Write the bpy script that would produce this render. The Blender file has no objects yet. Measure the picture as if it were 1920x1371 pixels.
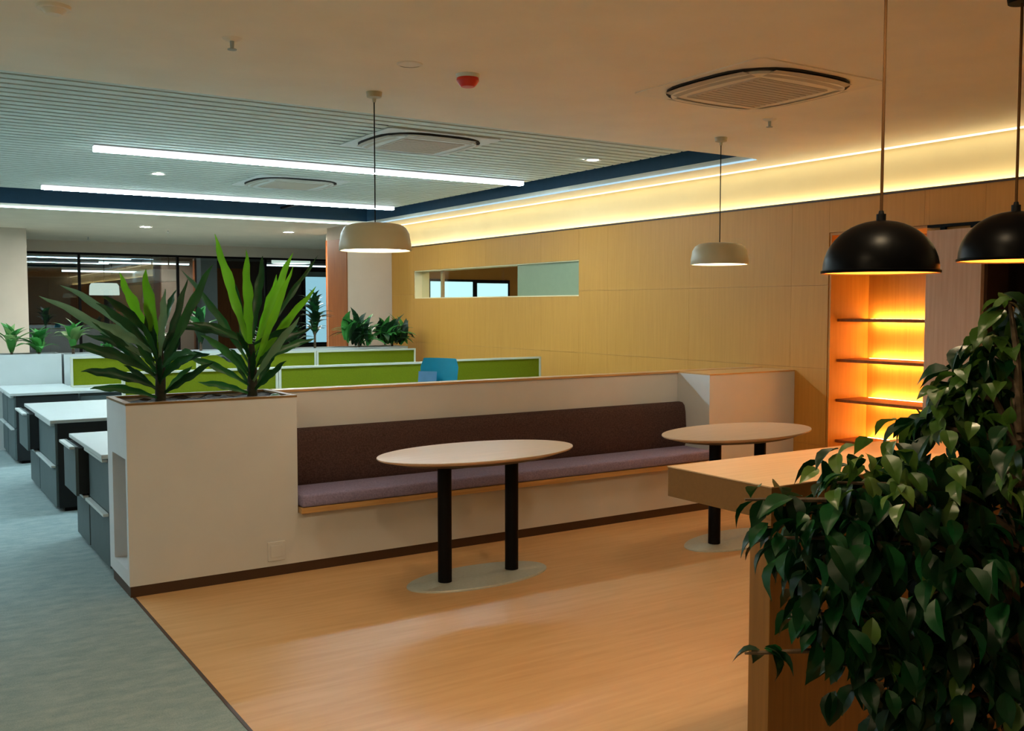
import bpy, bmesh, math, random
from mathutils import Vector, Matrix, Euler

random.seed(11)
SC = bpy.context.scene
COL = SC.collection
R = math.radians
PI = math.pi

# ------------------------------------------------------------------ camera, world, exposure
cam_data = bpy.data.cameras.new('camera')
cam = bpy.data.objects.new('camera', cam_data)
COL.objects.link(cam)
cam.location = (0.0, 0.0, 1.58)
cam.rotation_euler = (R(90 - 3.43), 0.0, R(-32.9))
cam_data.sensor_fit = 'HORIZONTAL'
cam_data.sensor_width = 36.0
cam_data.lens = 36.0 * 1827.0 / 1920.0
cam_data.clip_start = 0.05
SC.camera = cam

world = bpy.data.worlds.new('night')
SC.world = world
world.use_nodes = True
world.node_tree.nodes['Background'].inputs[0].default_value = (0.05, 0.06, 0.10, 1)
world.node_tree.nodes['Background'].inputs[1].default_value = 0.15

SC.view_settings.view_transform = 'Standard'
SC.view_settings.look = 'None'
SC.view_settings.gamma = 1.0
SC.view_settings.use_curve_mapping = False
SC.view_settings.exposure = 0.82

# strengths of the lamps: seen fixtures plus added unseen fill (colours linear)
COOL = (0.72, 0.93, 1.0)
WARM = (1.0, 0.76, 0.46)
AMBER = (1.0, 0.56, 0.16)
S_BAR = 62.0        # ceiling light bars
S_LIP = 5.0         # LED lips around the ceiling recess
S_COVE = 2.0       # LED profile at the ceiling edge
S_LEDGE = 9.0      # LED on top of the wood panelling
S_DRUM = 9.0       # drum pendants
S_DOME = 110.0       # bulbs in the dome pendants
S_SHELF = 50.0      # bookcase strips
S_DOWN = 90.0       # small office downlights
S_FILL = 105.0     # unseen downlights added above and behind the camera for fill

# ------------------------------------------------------------------ materials
def new_mat(name):
    m = bpy.data.materials.new(name)
    m.use_nodes = True
    return m, m.node_tree.nodes, m.node_tree.links, m.node_tree.nodes['Principled BSDF']

def plain(name, col, rough=0.5, metal=0.0, var=0.06, scale=14.0, bump=0.0, spec=0.5, trans=0.0):
    """colour with a little procedural unevenness"""
    m, n, l, b = new_mat(name)
    b.inputs['Roughness'].default_value = rough
    b.inputs['Metallic'].default_value = metal
    b.inputs['Specular IOR Level'].default_value = spec
    tc = n.new('ShaderNodeTexCoord')
    nz = n.new('ShaderNodeTexNoise'); nz.inputs['Scale'].default_value = scale; nz.inputs['Detail'].default_value = 4
    l.new(tc.outputs['Object'], nz.inputs['Vector'])
    rp = n.new('ShaderNodeValToRGB')
    rp.color_ramp.elements[0].position = 0.3; rp.color_ramp.elements[1].position = 0.7
    rp.color_ramp.elements[0].color = tuple(c * (1 - var) for c in col) + (1,)
    rp.color_ramp.elements[1].color = tuple(min(1, c * (1 + var)) for c in col) + (1,)
    l.new(nz.outputs['Fac'], rp.inputs['Fac']); l.new(rp.outputs['Color'], b.inputs['Base Color'])
    if bump:
        bp = n.new('ShaderNodeBump'); bp.inputs['Strength'].default_value = bump; bp.inputs['Distance'].default_value = 0.004
        l.new(nz.outputs['Fac'], bp.inputs['Height']); l.new(bp.outputs['Normal'], b.inputs['Normal'])
    return m

def grain(name, c0, c1, axis='X', scale=3.0, stretch=26.0, rough=0.45, bump=0.05, spec=0.4, var=0.06):
    """wood: noise stretched along one axis"""
    m, n, l, b = new_mat(name)
    b.inputs['Roughness'].default_value = rough
    b.inputs['Specular IOR Level'].default_value = spec
    tc = n.new('ShaderNodeTexCoord'); mp = n.new('ShaderNodeMapping')
    s = [stretch, stretch, stretch]; s['XYZ'.index(axis)] = 1.0
    mp.inputs['Scale'].default_value = s
    l.new(tc.outputs['Object'], mp.inputs['Vector'])
    nz = n.new('ShaderNodeTexNoise'); nz.inputs['Scale'].default_value = scale; nz.inputs['Detail'].default_value = 6
    nz.inputs['Distortion'].default_value = 0.5
    l.new(mp.outputs['Vector'], nz.inputs['Vector'])
    rp = n.new('ShaderNodeValToRGB')
    rp.color_ramp.elements[0].position = 0.32; rp.color_ramp.elements[1].position = 0.68
    rp.color_ramp.elements[0].color = (*c0, 1); rp.color_ramp.elements[1].color = (*c1, 1)
    l.new(nz.outputs['Fac'], rp.inputs['Fac'])
    oi = n.new('ShaderNodeObjectInfo')
    mr = n.new('ShaderNodeMapRange'); mr.inputs['To Min'].default_value = 1 - var; mr.inputs['To Max'].default_value = 1 + var
    l.new(oi.outputs['Random'], mr.inputs['Value'])
    mx = n.new('ShaderNodeMix'); mx.data_type = 'RGBA'; mx.blend_type = 'MULTIPLY'; mx.inputs['Factor'].default_value = 1.0
    l.new(rp.outputs['Color'], mx.inputs['A']); l.new(mr.outputs['Result'], mx.inputs['B'])
    l.new(mx.outputs['Result'], b.inputs['Base Color'])
    bp = n.new('ShaderNodeBump'); bp.inputs['Strength'].default_value = bump; bp.inputs['Distance'].default_value = 0.002
    l.new(nz.outputs['Fac'], bp.inputs['Height']); l.new(bp.outputs['Normal'], b.inputs['Normal'])
    return m

def glow(name, col, strength):
    m, n, l, b = new_mat(name)
    n.remove(b)
    e = n.new('ShaderNodeEmission'); e.inputs[0].default_value = (*col, 1); e.inputs[1].default_value = strength
    l.new(e.outputs[0], n['Material Output'].inputs['Surface'])
    return m

def leaf_mat(name, c0, c1, rough=0.35, trans=0.3, mid=None, spec=0.5):
    m, n, l, b = new_mat(name)
    b.inputs['Roughness'].default_value = rough
    b.inputs['Specular IOR Level'].default_value = spec
    oi = n.new('ShaderNodeObjectInfo'); tc = n.new('ShaderNodeTexCoord')
    nz = n.new('ShaderNodeTexNoise'); nz.inputs['Scale'].default_value = 9.0
    l.new(tc.outputs['Object'], nz.inputs['Vector'])
    ad = n.new('ShaderNodeMath'); ad.operation = 'ADD'
    l.new(oi.outputs['Random'], ad.inputs[0]); l.new(nz.outputs['Fac'], ad.inputs[1])
    ml = n.new('ShaderNodeMath'); ml.operation = 'MULTIPLY'; ml.inputs[1].default_value = 0.5
    l.new(ad.outputs[0], ml.inputs[0])
    rp = n.new('ShaderNodeValToRGB')
    rp.color_ramp.elements[0].position = 0.25; rp.color_ramp.elements[1].position = 0.8
    rp.color_ramp.elements[0].color = (*c0, 1); rp.color_ramp.elements[1].color = (*c1, 1)
    l.new(ml.outputs[0], rp.inputs['Fac']); l.new(rp.outputs['Color'], b.inputs['Base Color'])
    tr = n.new('ShaderNodeBsdfTranslucent'); mx = n.new('ShaderNodeMixShader'); mx.inputs[0].default_value = trans
    l.new(rp.outputs['Color'], tr.inputs['Color'])
    l.new(b.outputs[0], mx.inputs[1]); l.new(tr.outputs[0], mx.inputs[2])
    l.new(mx.outputs[0], n['Material Output'].inputs['Surface'])
    return m

def carpet_mat():
    m, n, l, b = new_mat('carpet')
    b.inputs['Roughness'].default_value = 0.95; b.inputs['Specular IOR Level'].default_value = 0.1
    tc = n.new('ShaderNodeTexCoord'); mp = n.new('ShaderNodeMapping'); mp.inputs['Scale'].default_value = (1.3, 3.0, 1.0)
    l.new(tc.outputs['Object'], mp.inputs['Vector'])
    a = n.new('ShaderNodeTexNoise'); a.inputs['Scale'].default_value = 5.0; a.inputs['Detail'].default_value = 8; a.inputs['Roughness'].default_value = 0.75
    l.new(mp.outputs[0], a.inputs['Vector'])
    f = n.new('ShaderNodeTexNoise'); f.inputs['Scale'].default_value = 160.0; l.new(tc.outputs['Object'], f.inputs['Vector'])
    ad = n.new('ShaderNodeMix'); ad.data_type = 'FLOAT'; ad.inputs['Factor'].default_value = 0.35
    l.new(a.outputs['Fac'], ad.inputs['A']); l.new(f.outputs['Fac'], ad.inputs['B'])
    rp = n.new('ShaderNodeValToRGB')
    rp.color_ramp.elements[0].position = 0.40; rp.color_ramp.elements[1].position = 0.60
    rp.color_ramp.elements[0].color = (0.17, 0.235, 0.245, 1); rp.color_ramp.elements[1].color = (0.265, 0.325, 0.33, 1)
    l.new(ad.outputs['Result'], rp.inputs['Fac']); l.new(rp.outputs['Color'], b.inputs['Base Color'])
    bp = n.new('ShaderNodeBump'); bp.inputs['Strength'].default_value = 0.4; bp.inputs['Distance'].default_value = 0.004
    l.new(f.outputs['Fac'], bp.inputs['Height']); l.new(bp.outputs['Normal'], b.inputs['Normal'])
    return m

def glass_mat(name, tint, rough=0.0, mixf=0.2):
    """thin pane: mostly see-through with a glossy reflection"""
    m, n, l, b = new_mat(name)
    n.remove(b)
    t = n.new('ShaderNodeBsdfTransparent'); t.inputs[0].default_value = (*tint, 1)
    g = n.new('ShaderNodeBsdfGlossy'); g.inputs['Roughness'].default_value = rough; g.inputs['Color'].default_value = (0.9, 0.95, 1, 1)
    mx = n.new('ShaderNodeMixShader'); mx.inputs[0].default_value = mixf
    l.new(t.outputs[0], mx.inputs[1]); l.new(g.outputs[0], mx.inputs[2])
    l.new(mx.outputs[0], n['Material Output'].inputs['Surface'])
    return m

M = dict(
    ceiling=plain('ceiling_paint', (0.92, 0.85, 0.70), 0.9, var=0.03, scale=3, spec=0.2),
    plaster=plain('plaster', (0.74, 0.64, 0.40), 0.9, var=0.03, scale=3, spec=0.2),
    beige=plain('beige_paint', (0.60, 0.55, 0.47), 0.85, var=0.03, scale=4, spec=0.2),
    column=plain('column_paint', (0.56, 0.44, 0.34), 0.85, var=0.03, scale=4, spec=0.2),
    white=plain('white_laminate', (0.54, 0.56, 0.58), 0.55, var=0.02, scale=5, spec=0.35),
    worktop=plain('worktop_white', (0.43, 0.48, 0.48), 0.4, var=0.02, scale=5),
    woodwall=grain('oak_veneer', (0.48, 0.215, 0.032), (0.53, 0.245, 0.040), 'Z', 2.2, 22, 0.5, 0.03, var=0.015),
    woodred=grain('red_brown_veneer', (0.19, 0.055, 0.014), (0.25, 0.080, 0.020), 'Z', 2.2, 20, 0.6, 0.03, spec=0.15),
    door=grain('pink_oak_door', (0.45, 0.28, 0.19), (0.53, 0.34, 0.24), 'Z', 2.2, 22, 0.5, 0.03),
    floorwood=grain('bamboo_floor', (0.48, 0.285, 0.125), (0.55, 0.340, 0.160), 'X', 2.2, 11, 0.42, 0.04),
    trimwood=grain('oak_trim', (0.42, 0.24, 0.09), (0.55, 0.33, 0.13), 'X', 3, 25, 0.45, 0.03),
    rimwood=grain('dark_oak_rim', (0.17, 0.10, 0.035), (0.22, 0.13, 0.05), 'X', 3, 25, 0.5, 0.02, spec=0.2),
    tabletop=grain('pale_oak_top', (0.46, 0.325, 0.225), (0.52, 0.37, 0.26), 'X', 3, 24, 0.38, 0.02),
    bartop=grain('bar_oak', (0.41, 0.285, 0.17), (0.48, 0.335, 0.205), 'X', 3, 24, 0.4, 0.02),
    barshade=grain('bar_oak_shaded', (0.140, 0.072, 0.021), (0.152, 0.079, 0.024), 'X', 3, 24, 0.6, 0.01, spec=0.2),  # bar oak darkened to put shade on the edge faces
    shelfwood=grain('bookcase_oak', (0.44, 0.185, 0.030), (0.50, 0.22, 0.04), 'Z', 2, 20, 0.5, 0.02),
    cordbrown=plain('brown_cord', (0.06, 0.028, 0.010), 0.9, spec=0.05),
    plinth=plain('plinth_brown', (0.045, 0.020, 0.009), 0.5),
    black=plain('black_metal', (0.002, 0.002, 0.0025), 0.55, var=0.1, spec=0.12),
    blackgloss=plain('black_lacquer', (0.0015, 0.0015, 0.0017), 0.34, var=0.1, spec=0.05),
    steel=plain('brushed_steel', (0.42, 0.47, 0.46), 0.45, metal=0.25, scale=60),
    carpet=carpet_mat(),
    slat=plain('slat_grey', (0.62, 0.69, 0.62), 0.7, var=0.03, scale=3, spec=0.3),
    void=plain('void_paint', (0.015, 0.030, 0.048), 0.7, spec=0.3),
    fascia=plain('fascia_blue_black', (0.022, 0.070, 0.125), 0.6, spec=0.3),
    cassette=plain('cassette_plastic', (0.86, 0.80, 0.67), 0.6, var=0.02),
    cassettelight=plain('cassette_white', (0.70, 0.73, 0.70), 0.6, var=0.02),
    flap=plain('louver_plastic', (0.50, 0.46, 0.38), 0.6, var=0.02),
    slot=plain('dark_slot', (0.02, 0.018, 0.016), 0.8),
    drum=plain('drum_lacquer', (0.50, 0.47, 0.33), 0.4, var=0.02),
    domein=plain('dome_inner', (0.75, 0.45, 0.2), 0.6, var=0.03),
    fabric=plain('plum_fabric', (0.062, 0.036, 0.034), 0.95, var=0.35, scale=110, bump=0.5, spec=0.15),
    seatlit=plain('plum_fabric_cool_lit', (0.23, 0.20, 0.33), 0.9, var=0.2, scale=120, bump=0.4, spec=0.2),  # plum seat with the cool light from above put into its colour
    green=plain('lime_fabric', (0.13, 0.17, 0.002), 0.9, var=0.06, scale=70, bump=0.2, spec=0.2),
    frame=plain('screen_frame', (0.50, 0.54, 0.44), 0.5, var=0.02),
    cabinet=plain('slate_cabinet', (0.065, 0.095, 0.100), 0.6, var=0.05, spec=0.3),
    cabshade=plain('slate_cabinet_shaded', (0.008, 0.012, 0.014), 0.6, var=0.05, spec=0.3),  # slate taken near black, shade painted into the unlit cabinet sides
    chair=plain('blue_plastic', (0.004, 0.30, 0.42), 0.5, var=0.04),
    chairpale=plain('pale_blue_mesh', (0.20, 0.42, 0.62), 0.7, var=0.05),
    red=plain('red_plastic', (0.62, 0.03, 0.015), 0.35),
    soil=plain('soil', (0.022, 0.013, 0.008), 0.95, var=0.5, scale=60, bump=0.8),
    darkroom=plain('dark_room', (0.055, 0.055, 0.05), 0.8),
    brownroom=plain('dark_brown_room', (0.055, 0.028, 0.016), 0.8),
    bark=plain('bark', (0.09, 0.06, 0.035), 0.9, var=0.4, scale=40, bump=0.6),
    stem=plain('dracaena_stem', (0.012, 0.014, 0.006), 0.9, var=0.4, scale=50, bump=0.6),
    pot=plain('dark_planter', (0.018, 0.016, 0.015), 0.5),
    tan=plain('tan_wall', (0.46, 0.27, 0.08), 0.8, var=0.03, scale=3),
    dr_dark=leaf_mat('dracaena_leaf', (0.005, 0.034, 0.010), (0.022, 0.125, 0.030), 0.36, 0.2, spec=0.35),
    dr_light=leaf_mat('dracaena_lit_leaf', (0.10, 0.30, 0.006), (0.17, 0.46, 0.015), 0.4, 0.45),  # light through the upper leaves put into a brighter green
    dr_grey=leaf_mat('dracaena_pale_leaf', (0.07, 0.17, 0.09), (0.16, 0.30, 0.17), 0.4, 0.2),
    aglo=leaf_mat('aglaonema_leaf', (0.02, 0.16, 0.03), (0.10, 0.40, 0.09), 0.4, 0.3),
    aglo_l=leaf_mat('aglaonema_pale_leaf', (0.13, 0.28, 0.08), (0.30, 0.46, 0.18), 0.4, 0.3),
    shrub=leaf_mat('shrub_leaf', (0.008, 0.03, 0.012), (0.02, 0.07, 0.025), 0.4, 0.15),
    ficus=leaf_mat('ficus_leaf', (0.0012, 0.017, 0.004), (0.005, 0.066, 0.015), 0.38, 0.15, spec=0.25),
    ficus_sheen=leaf_mat('ficus_sheen_leaf', (0.035, 0.10, 0.012), (0.13, 0.21, 0.04), 0.35, 0.3, spec=0.5),  # pale tone stands for the sheen of light from above
    g_bar=glow('bar_light', COOL, S_BAR),
    g_barside=glow('bar_side_light', (0.85, 0.97, 1.0), 0.8),
    g_lip=glow('recess_led', (0.62, 0.88, 1.0), S_LIP),
    g_lip2=glow('recess_led_dim', (0.55, 0.82, 1.0), 0.55),
    g_cove=glow('cove_led', (1.0, 0.84, 0.52), S_COVE),
    g_ledge=glow('ledge_led', (1.0, 0.82, 0.46), S_LEDGE),
    g_drum=glow('drum_diffuser', (1.0, 0.78, 0.52), S_DRUM),
    g_dome=glow('dome_bulb', (1.0, 0.46, 0.12), S_DOME),
    g_shelf=glow('shelf_led', AMBER, S_SHELF),
    g_down=glow('downlight_lens', (1.0, 0.93, 0.80), S_DOWN),
    g_far=glow('far_downlight_lens', (1.0, 0.93, 0.80), 1500.0),
    g_fill=glow('fill_downlight_lens', WARM, S_FILL),
    g_farbar=glow('far_bar_light', COOL, 3.0),
    g_fardrum=glow('far_drum_light', (0.86, 1.0, 0.88), 0.6),
    g_blind=glow('lit_blind', (0.40, 0.72, 0.86), 0.75),
    g_blind2=glow('lit_frosted_window', (0.52, 0.86, 0.88), 0.85),
    glass=glass_mat('office_glass', (0.80, 0.85, 0.85), 0.0, 0.10),
    frost=plain('frosted_glass', (0.24, 0.29, 0.18), 0.25, var=0.02, spec=0.5),
    winglass=glass_mat('strip_glass', (0.93, 0.96, 0.94), 0.0, 0.07),
)

# ------------------------------------------------------------------ mesh helpers
class MB:
    def __init__(s): s.bm = bmesh.new()
    def box(s, x0, y0, z0, x1, y1, z1, bev=0.0):
        vs = [s.bm.verts.new(p) for p in ((x0,y0,z0),(x1,y0,z0),(x1,y1,z0),(x0,y1,z0),(x0,y0,z1),(x1,y0,z1),(x1,y1,z1),(x0,y1,z1))]
        fs = [s.bm.faces.new([vs[i] for i in q]) for q in ((3,2,1,0),(4,5,6,7),(0,1,5,4),(1,2,6,5),(2,3,7,6),(3,0,4,7))]
        if bev:
            es = list({e for f in fs for e in f.edges})
            bmesh.ops.bevel(s.bm, geom=es, offset=bev, segments=3 if bev > 0.012 else 2, affect='EDGES', profile=0.5)
        return s
    def lathe(s, prof, n=40, cx=0, cy=0, cz=0, ax=1.0, ay=1.0):
        """profile of (radius, z) turned about a vertical axis; ax, ay stretch it to an ellipse"""
        rings = []
        for r, z in prof:
            if r < 1e-6:
                rings.append([s.bm.verts.new((cx, cy, cz + z))])
            else:
                rings.append([s.bm.verts.new((cx + ax*r*math.cos(2*PI*i/n), cy + ay*r*math.sin(2*PI*i/n), cz + z)) for i in range(n)])
        for a, b in zip(rings, rings[1:]):
            for i in range(n):
                j = (i + 1) % n
                if len(a) == 1 and len(b) == 1: continue
                if len(a) == 1: s.bm.faces.new((a[0], b[j], b[i]))
                elif len(b) == 1: s.bm.faces.new((a[i], a[j], b[0]))
                else: s.bm.faces.new((a[i], a[j], b[j], b[i]))
        return s
    def cyl(s, cx, cy, z0, z1, r, n=24, bev=0.0):
        return s.lathe([(0, z0), (r, z0), (r, z1), (0, z1)], n, cx, cy)
    def tube(s, pts, rad, n=6):
        pts = [Vector(p) for p in pts]
        rr = rad if isinstance(rad, (list, tuple)) else [rad] * len(pts)
        rings = []
        for i, p in enumerate(pts):
            t = (pts[min(i+1, len(pts)-1)] - pts[max(i-1, 0)]).normalized()
            u = t.orthogonal().normalized() if i == 0 else (u - t * u.dot(t)).normalized()
            v = t.cross(u)
            rings.append([s.bm.verts.new(p + (u*math.cos(2*PI*k/n) + v*math.sin(2*PI*k/n)) * rr[i]) for k in range(n)])
        for a, b in zip(rings, rings[1:]):
            for k in range(n):
                s.bm.faces.new((a[k], a[(k+1) % n], b[(k+1) % n], b[k]))
        s.bm.faces.new(rings[0][::-1]); s.bm.faces.new(rings[-1])
        return s
    def grid(s, rows):
        """skin a list of equal rows of points"""
        vs = [[s.bm.verts.new(p) for p in row] for row in rows]
        for a, b in zip(vs, vs[1:]):
            for i in range(len(a) - 1):
                s.bm.faces.new((a[i], a[i+1], b[i+1], b[i]))
        return s
    def prism(s, pts, z0, z1):
        lo = [s.bm.verts.new((x, y, z0)) for x, y in pts]; hi = [s.bm.verts.new((x, y, z1)) for x, y in pts]
        s.bm.faces.new(lo[::-1]); s.bm.faces.new(hi)
        for i in range(len(pts)):
            j = (i + 1) % len(pts)
            s.bm.faces.new((lo[i], lo[j], hi[j], hi[i]))
        return s
    def mesh(s, name, mat, smooth=False):
        bmesh.ops.recalc_face_normals(s.bm, faces=s.bm.faces)
        me = bpy.data.meshes.new(name); s.bm.to_mesh(me); s.bm.free()
        if mat is not None: me.materials.append(mat)
        if smooth:
            for p in me.polygons: p.use_smooth = True
            try: me.set_sharp_from_angle(angle=R(40))
            except Exception: pass
        return me

def link(name, me, parent=None, loc=(0, 0, 0), rot=(0, 0, 0), scale=None):
    o = bpy.data.objects.new(name, me); COL.objects.link(o)
    o.location = loc; o.rotation_euler = rot
    if scale: o.scale = scale
    if parent: o.parent = parent
    return o
def tag(o, label=None, cat=None, group=None, kind=None):
    if label: o['label'] = label
    if cat: o['category'] = cat
    if group: o['group'] = group
    if kind: o['kind'] = kind
    return o
def thing(name, label, cat, loc=(0, 0, 0), rz=0.0, group=None):
    o = bpy.data.objects.new(name, None); COL.objects.link(o)
    o.location = loc; o.rotation_euler = (0, 0, rz); o.empty_display_size = 0.1
    return tag(o, label, cat, group)
def part(name, mb, mat, parent, smooth=False, world=False, label=None):
    """one mesh under its thing; world=True: the mesh was written in room coordinates"""
    me = mb.mesh(name, mat, smooth)
    o = link(name, me, parent)
    if world and parent:
        t = parent.location.copy(); q = parent
        while q.parent: q = q.parent; t += q.location
        me.transform(Matrix.Translation(-t))
    if label: o['label'] = label
    return o
def struct(name, mb=None, mat=None, label=None, cat=None, smooth=False):
    o = link(name, mb.mesh(name, mat, smooth) if mb else None)
    return tag(o, label, cat, None, 'structure')
def copy_thing(src, loc, rz=None, label=None):
    c = src.copy(); COL.objects.link(c); c.location = loc
    if rz is not None: c.rotation_euler = (0, 0, rz)
    if label: c['label'] = label
    for ch in list(src.children):
        d = ch.copy(); COL.objects.link(d); d.parent = c
        for g in list(ch.children):
            e = g.copy(); COL.objects.link(e); e.parent = d
    return c

ZC = 2.76            # ceiling height
XW = 6.36            # face of the wood wall
Y0 = 5.503           # face of the low partition

# ------------------------------------------------------------------ room shell
fl = struct('floor', MB().box(-4.2, -4.2, -0.12, 12, 27, -0.012), M['darkroom'], 'carpet and wood floor of the office lounge', 'floor')
part('carpet', MB().box(-4.2, -4.2, -0.012, 1.10, 5.56, 0.0).box(-4.2, 5.56, -0.012, 12, 27, 0.0), M['carpet'], fl)
part('wood_floor', MB().box(1.115, -4.2, -0.012, XW, 5.56, 0.0), M['floorwood'], fl)
part('threshold_strip', MB().box(1.10, -4.2, -0.012, 1.115, 5.56, 0.003), M['plinth'], fl)

RX, RY0, RY1 = 5.875, 5.53, 12.9     # recess: right edge, near edge, far edge
ce = struct('ceiling', MB().box(-4.2, -4.2, ZC, 6.30, RY0, ZC+0.04).box(RX, RY0, ZC, 6.30, RY1, ZC+0.04)
            .box(-4.2, RY1, ZC, 12, 19.3, ZC+0.04), M['ceiling'], 'painted ceiling with a slatted recess over the desks', 'ceiling')
part('recess_void', MB().box(-4.2, RY0, 3.34, RX, RY1, 3.38), M['void'], ce)
part('recess_fascia', MB().box(RX, RY0, ZC+0.04, RX+0.03, RY1, 3.34), M['fascia'], ce)
part('recess_fascia', MB().box(-4.2, RY1, ZC+0.04, RX, RY1+0.03, 3.34), M['fascia'], ce)
part('recess_fascia', MB().box(-4.2, RY0-0.03, ZC+0.04, RX, RY0, 3.34), M['fascia'], ce)
part('led_strip', MB().box(-4.2, RY1-0.012, ZC-0.006, RX, RY1+0.06, ZC-0.001), M['g_lip'], ce, label='cool white LED strip along the far edge of the recess')
part('led_strip', MB().box(RX-0.012, RY0+0.02, ZC-0.006, RX+0.045, RY1, ZC-0.001), M['g_lip2'], ce, label='cool white LED strip along the right edge of the recess')
part('cove_led_strip', MB().box(6.30, -4.2, ZC+0.004, 6.395, 13.1, ZC+0.012), M['g_cove'], ce, label='warm LED line where the ceiling meets the wood wall')
part('cove_cover', MB().box(6.30, -4.2, ZC+0.012, 6.60, 13.1, ZC+0.05), M['plaster'], ce)
# slats of the recess, one object each on a shared mesh
ZS = 2.86
slat_me = MB().box(-4.0, 0, 0, 5.60, 0.096, 0.05).mesh('slat', M['slat'])
slat_y = [RY0 + 0.035 + i*0.13 for i in range(48)]
BARS = (8.32, 11.28)
for y in slat_y:
    if any(abs(y + 0.044 - b) < 0.06 for b in BARS): pass
    link('slat', slat_me, ce, (0, y, ZS))
part('slat_carrier', MB().box(-3.2, RY0, ZS+0.05, -3.15, RY1, ZS+0.08).box(0.6, RY0, ZS+0.05, 0.65, RY1, ZS+0.08)
     .box(4.6, RY0, ZS+0.05, 4.65, RY1, ZS+0.08), M['black'], ce)

wl = struct('wall_left', MB().box(-4.35, -4.2, 0, -4.2, 27, 3.4), M['beige'], 'plain beige side wall beyond the carpet', 'wall')
wb = struct('wall_back', MB().box(-4.2, -4.35, 0, 12, -4.2, 3.4), M['beige'], 'plain beige wall behind the viewer', 'wall')

# wood wall on the right: plaster core and proud veneer panels
DY0, DY1, DZ = 2.75, 3.875, 2.13        # dark doorway
BY0, BY1, BZ = 4.30, 5.181, 2.17        # bookcase niche
WY0, WY1, WZ0, WZ1 = 8.50, 12.39, 1.70, 2.09   # strip window
core = MB()
def core_rects(mb, x0, x1, zt):
    mb.box(x0, -4.2, 0, x1, DY0, zt); mb.box(x0, DY0, DZ, x1, DY1, zt); mb.box(x0, DY1, 0, x1, BY0, zt)
    mb.box(x0, BY0, BZ, x1, BY1, zt); mb.box(x0, BY1, 0, x1, WY0, zt)
    mb.box(x0, WY0, 0, x1, WY1, WZ0); mb.box(x0, WY0, WZ1, x1, WY1, zt); mb.box(x0, WY1, 0, x1, 13.1, zt)
core_rects(core, 6.43, 6.60, ZC+0.05)
wr = struct('wall_right', core, M['plaster'], 'plaster wall clad with pale wood panels and a lit cove above', 'wall')
zs = [0.0, 0.30, 0.90, 1.08, 1.75, 2.425]
ys_all = [-4.2 + 1.22*i for i in range(15)]
zs_all = [0.0, 0.46, 1.085, 1.755, 2.425]
ycuts = sorted(set([y for y in ys_all if y < 13.0] + [13.1, DY0, DY1, BY0, BY1, WY0, WY1]))
holes = [(DY0, DY1, 0, DZ), (BY0, BY1, 0, BZ), (WY0, WY1, WZ0, WZ1)]
def rects():
    """panel rows cut round the openings; neighbours in a row are kept as separate boards"""
    for z0, z1 in zip(zs_all, zs_all[1:]):
        for a, b in zip(ycuts, ycuts[1:]):
            if b - a < 0.02: continue
            segs = [(z0, z1)]
            for h0, h1, hz0, hz1 in holes:
                if a >= h0 - 1e-6 and b <= h1 + 1e-6:
                    out = []
                    for s0, s1 in segs:
                        if s0 < hz0: out.append((s0, min(s1, hz0)))
                        if s1 > hz1: out.append((max(s0, hz1), s1))
                    segs = out
            for s0, s1 in segs:
                if s1 - s0 > 0.02: yield a, b, s0, s1
g = 0.0007
for a, b, s0, s1 in rects():
    red = b <= BY0 + 0.01 and s0 > 1.7
    part('wood_panel', MB().box(XW, a+g, s0+g, 6.43, b-g, s1-g), M['woodwall'], wr)
part('ledge_led_strip', MB().box(6.385, -4.0, 2.427, 6.415, 13.05, 2.434), M['g_ledge'], wr, label='warm LED strip on top of the wood panels')
part('panel_top_edge', MB().box(XW-0.006, -4.2, 2.425, 6.372, 13.1, 2.441), M['plinth'], wr)

# strip window in the wood wall
w1 = struct('window_1', None, None, 'long low strip window high in the wood wall', 'window')
part('window_frame', MB().box(6.37, WY0, WZ0, 6.60, WY1, WZ0+0.012).box(6.37, WY0, WZ1-0.01, 6.60, WY1, WZ1)
     .box(6.37, WY1-0.012, WZ0, 6.60, WY1, WZ1).box(6.37, WY0, WZ0, 6.60, WY0+0.012, WZ1), M['plaster'], w1)
part('pane', MB().box(6.48, 9.78, WZ0+0.012, 6.488, WY1-0.012, WZ1-0.01), M['winglass'], w1, label='clear pane')
part('frosted_pane', MB().box(6.40, WY0+0.012, WZ0+0.012, 6.41, 9.77, WZ1-0.01), M['frost'], w1, label='grey green frosted pane')
part('mullion', MB().box(6.50, 11.80, WZ0+0.012, 6.53, 11.86, WZ1-0.01), M['trimwood'], w1)

# room seen through the strip window
st = struct('wall_1', MB().box(6.12, 14.9, 0, 12, 15.05, 2.66), M['woodred'], 'red brown veneered wall beyond the column', 'wall')
part('upper_strip', MB().box(6.12, 14.92, 2.66, 12, 15.03, ZC), M['beige'], st)
st2 = struct('wall_2', MB().box(10.8, 8.0, 0, 10.9, 14.9, 2.7).box(6.6, 8.0, 0, 10.8, 8.1, 2.7).box(6.6, 8.0, 2.7, 10.9, 14.9, 2.74).box(6.6, 14.80, 0, 10.8, 14.9, 2.7), M['tan'],
             'tan walls of the meeting room behind the strip window', 'wall')
w2 = struct('window_2', None, None, 'lit frosted window inside the meeting room', 'window')
part('window_frame', MB().box(7.83, 14.76, 1.35, 9.50, 14.80, 2.06), M['black'], w2)
part('pane', MB().box(7.89, 14.745, 1.40, 8.72, 14.76, 2.02), M['g_blind2'], w2)
part('pane', MB().box(8.82, 14.745, 1.40, 9.45, 14.76, 2.00), M['g_blind2'], w2)
t = thing('added_ceiling_lamp', 'added unseen warm ceiling lamp in the room behind the strip window', 'lamp', (8.2, 11.2, 2.7))  # lamp added out of sight to warm the interior behind the strip window
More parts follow.
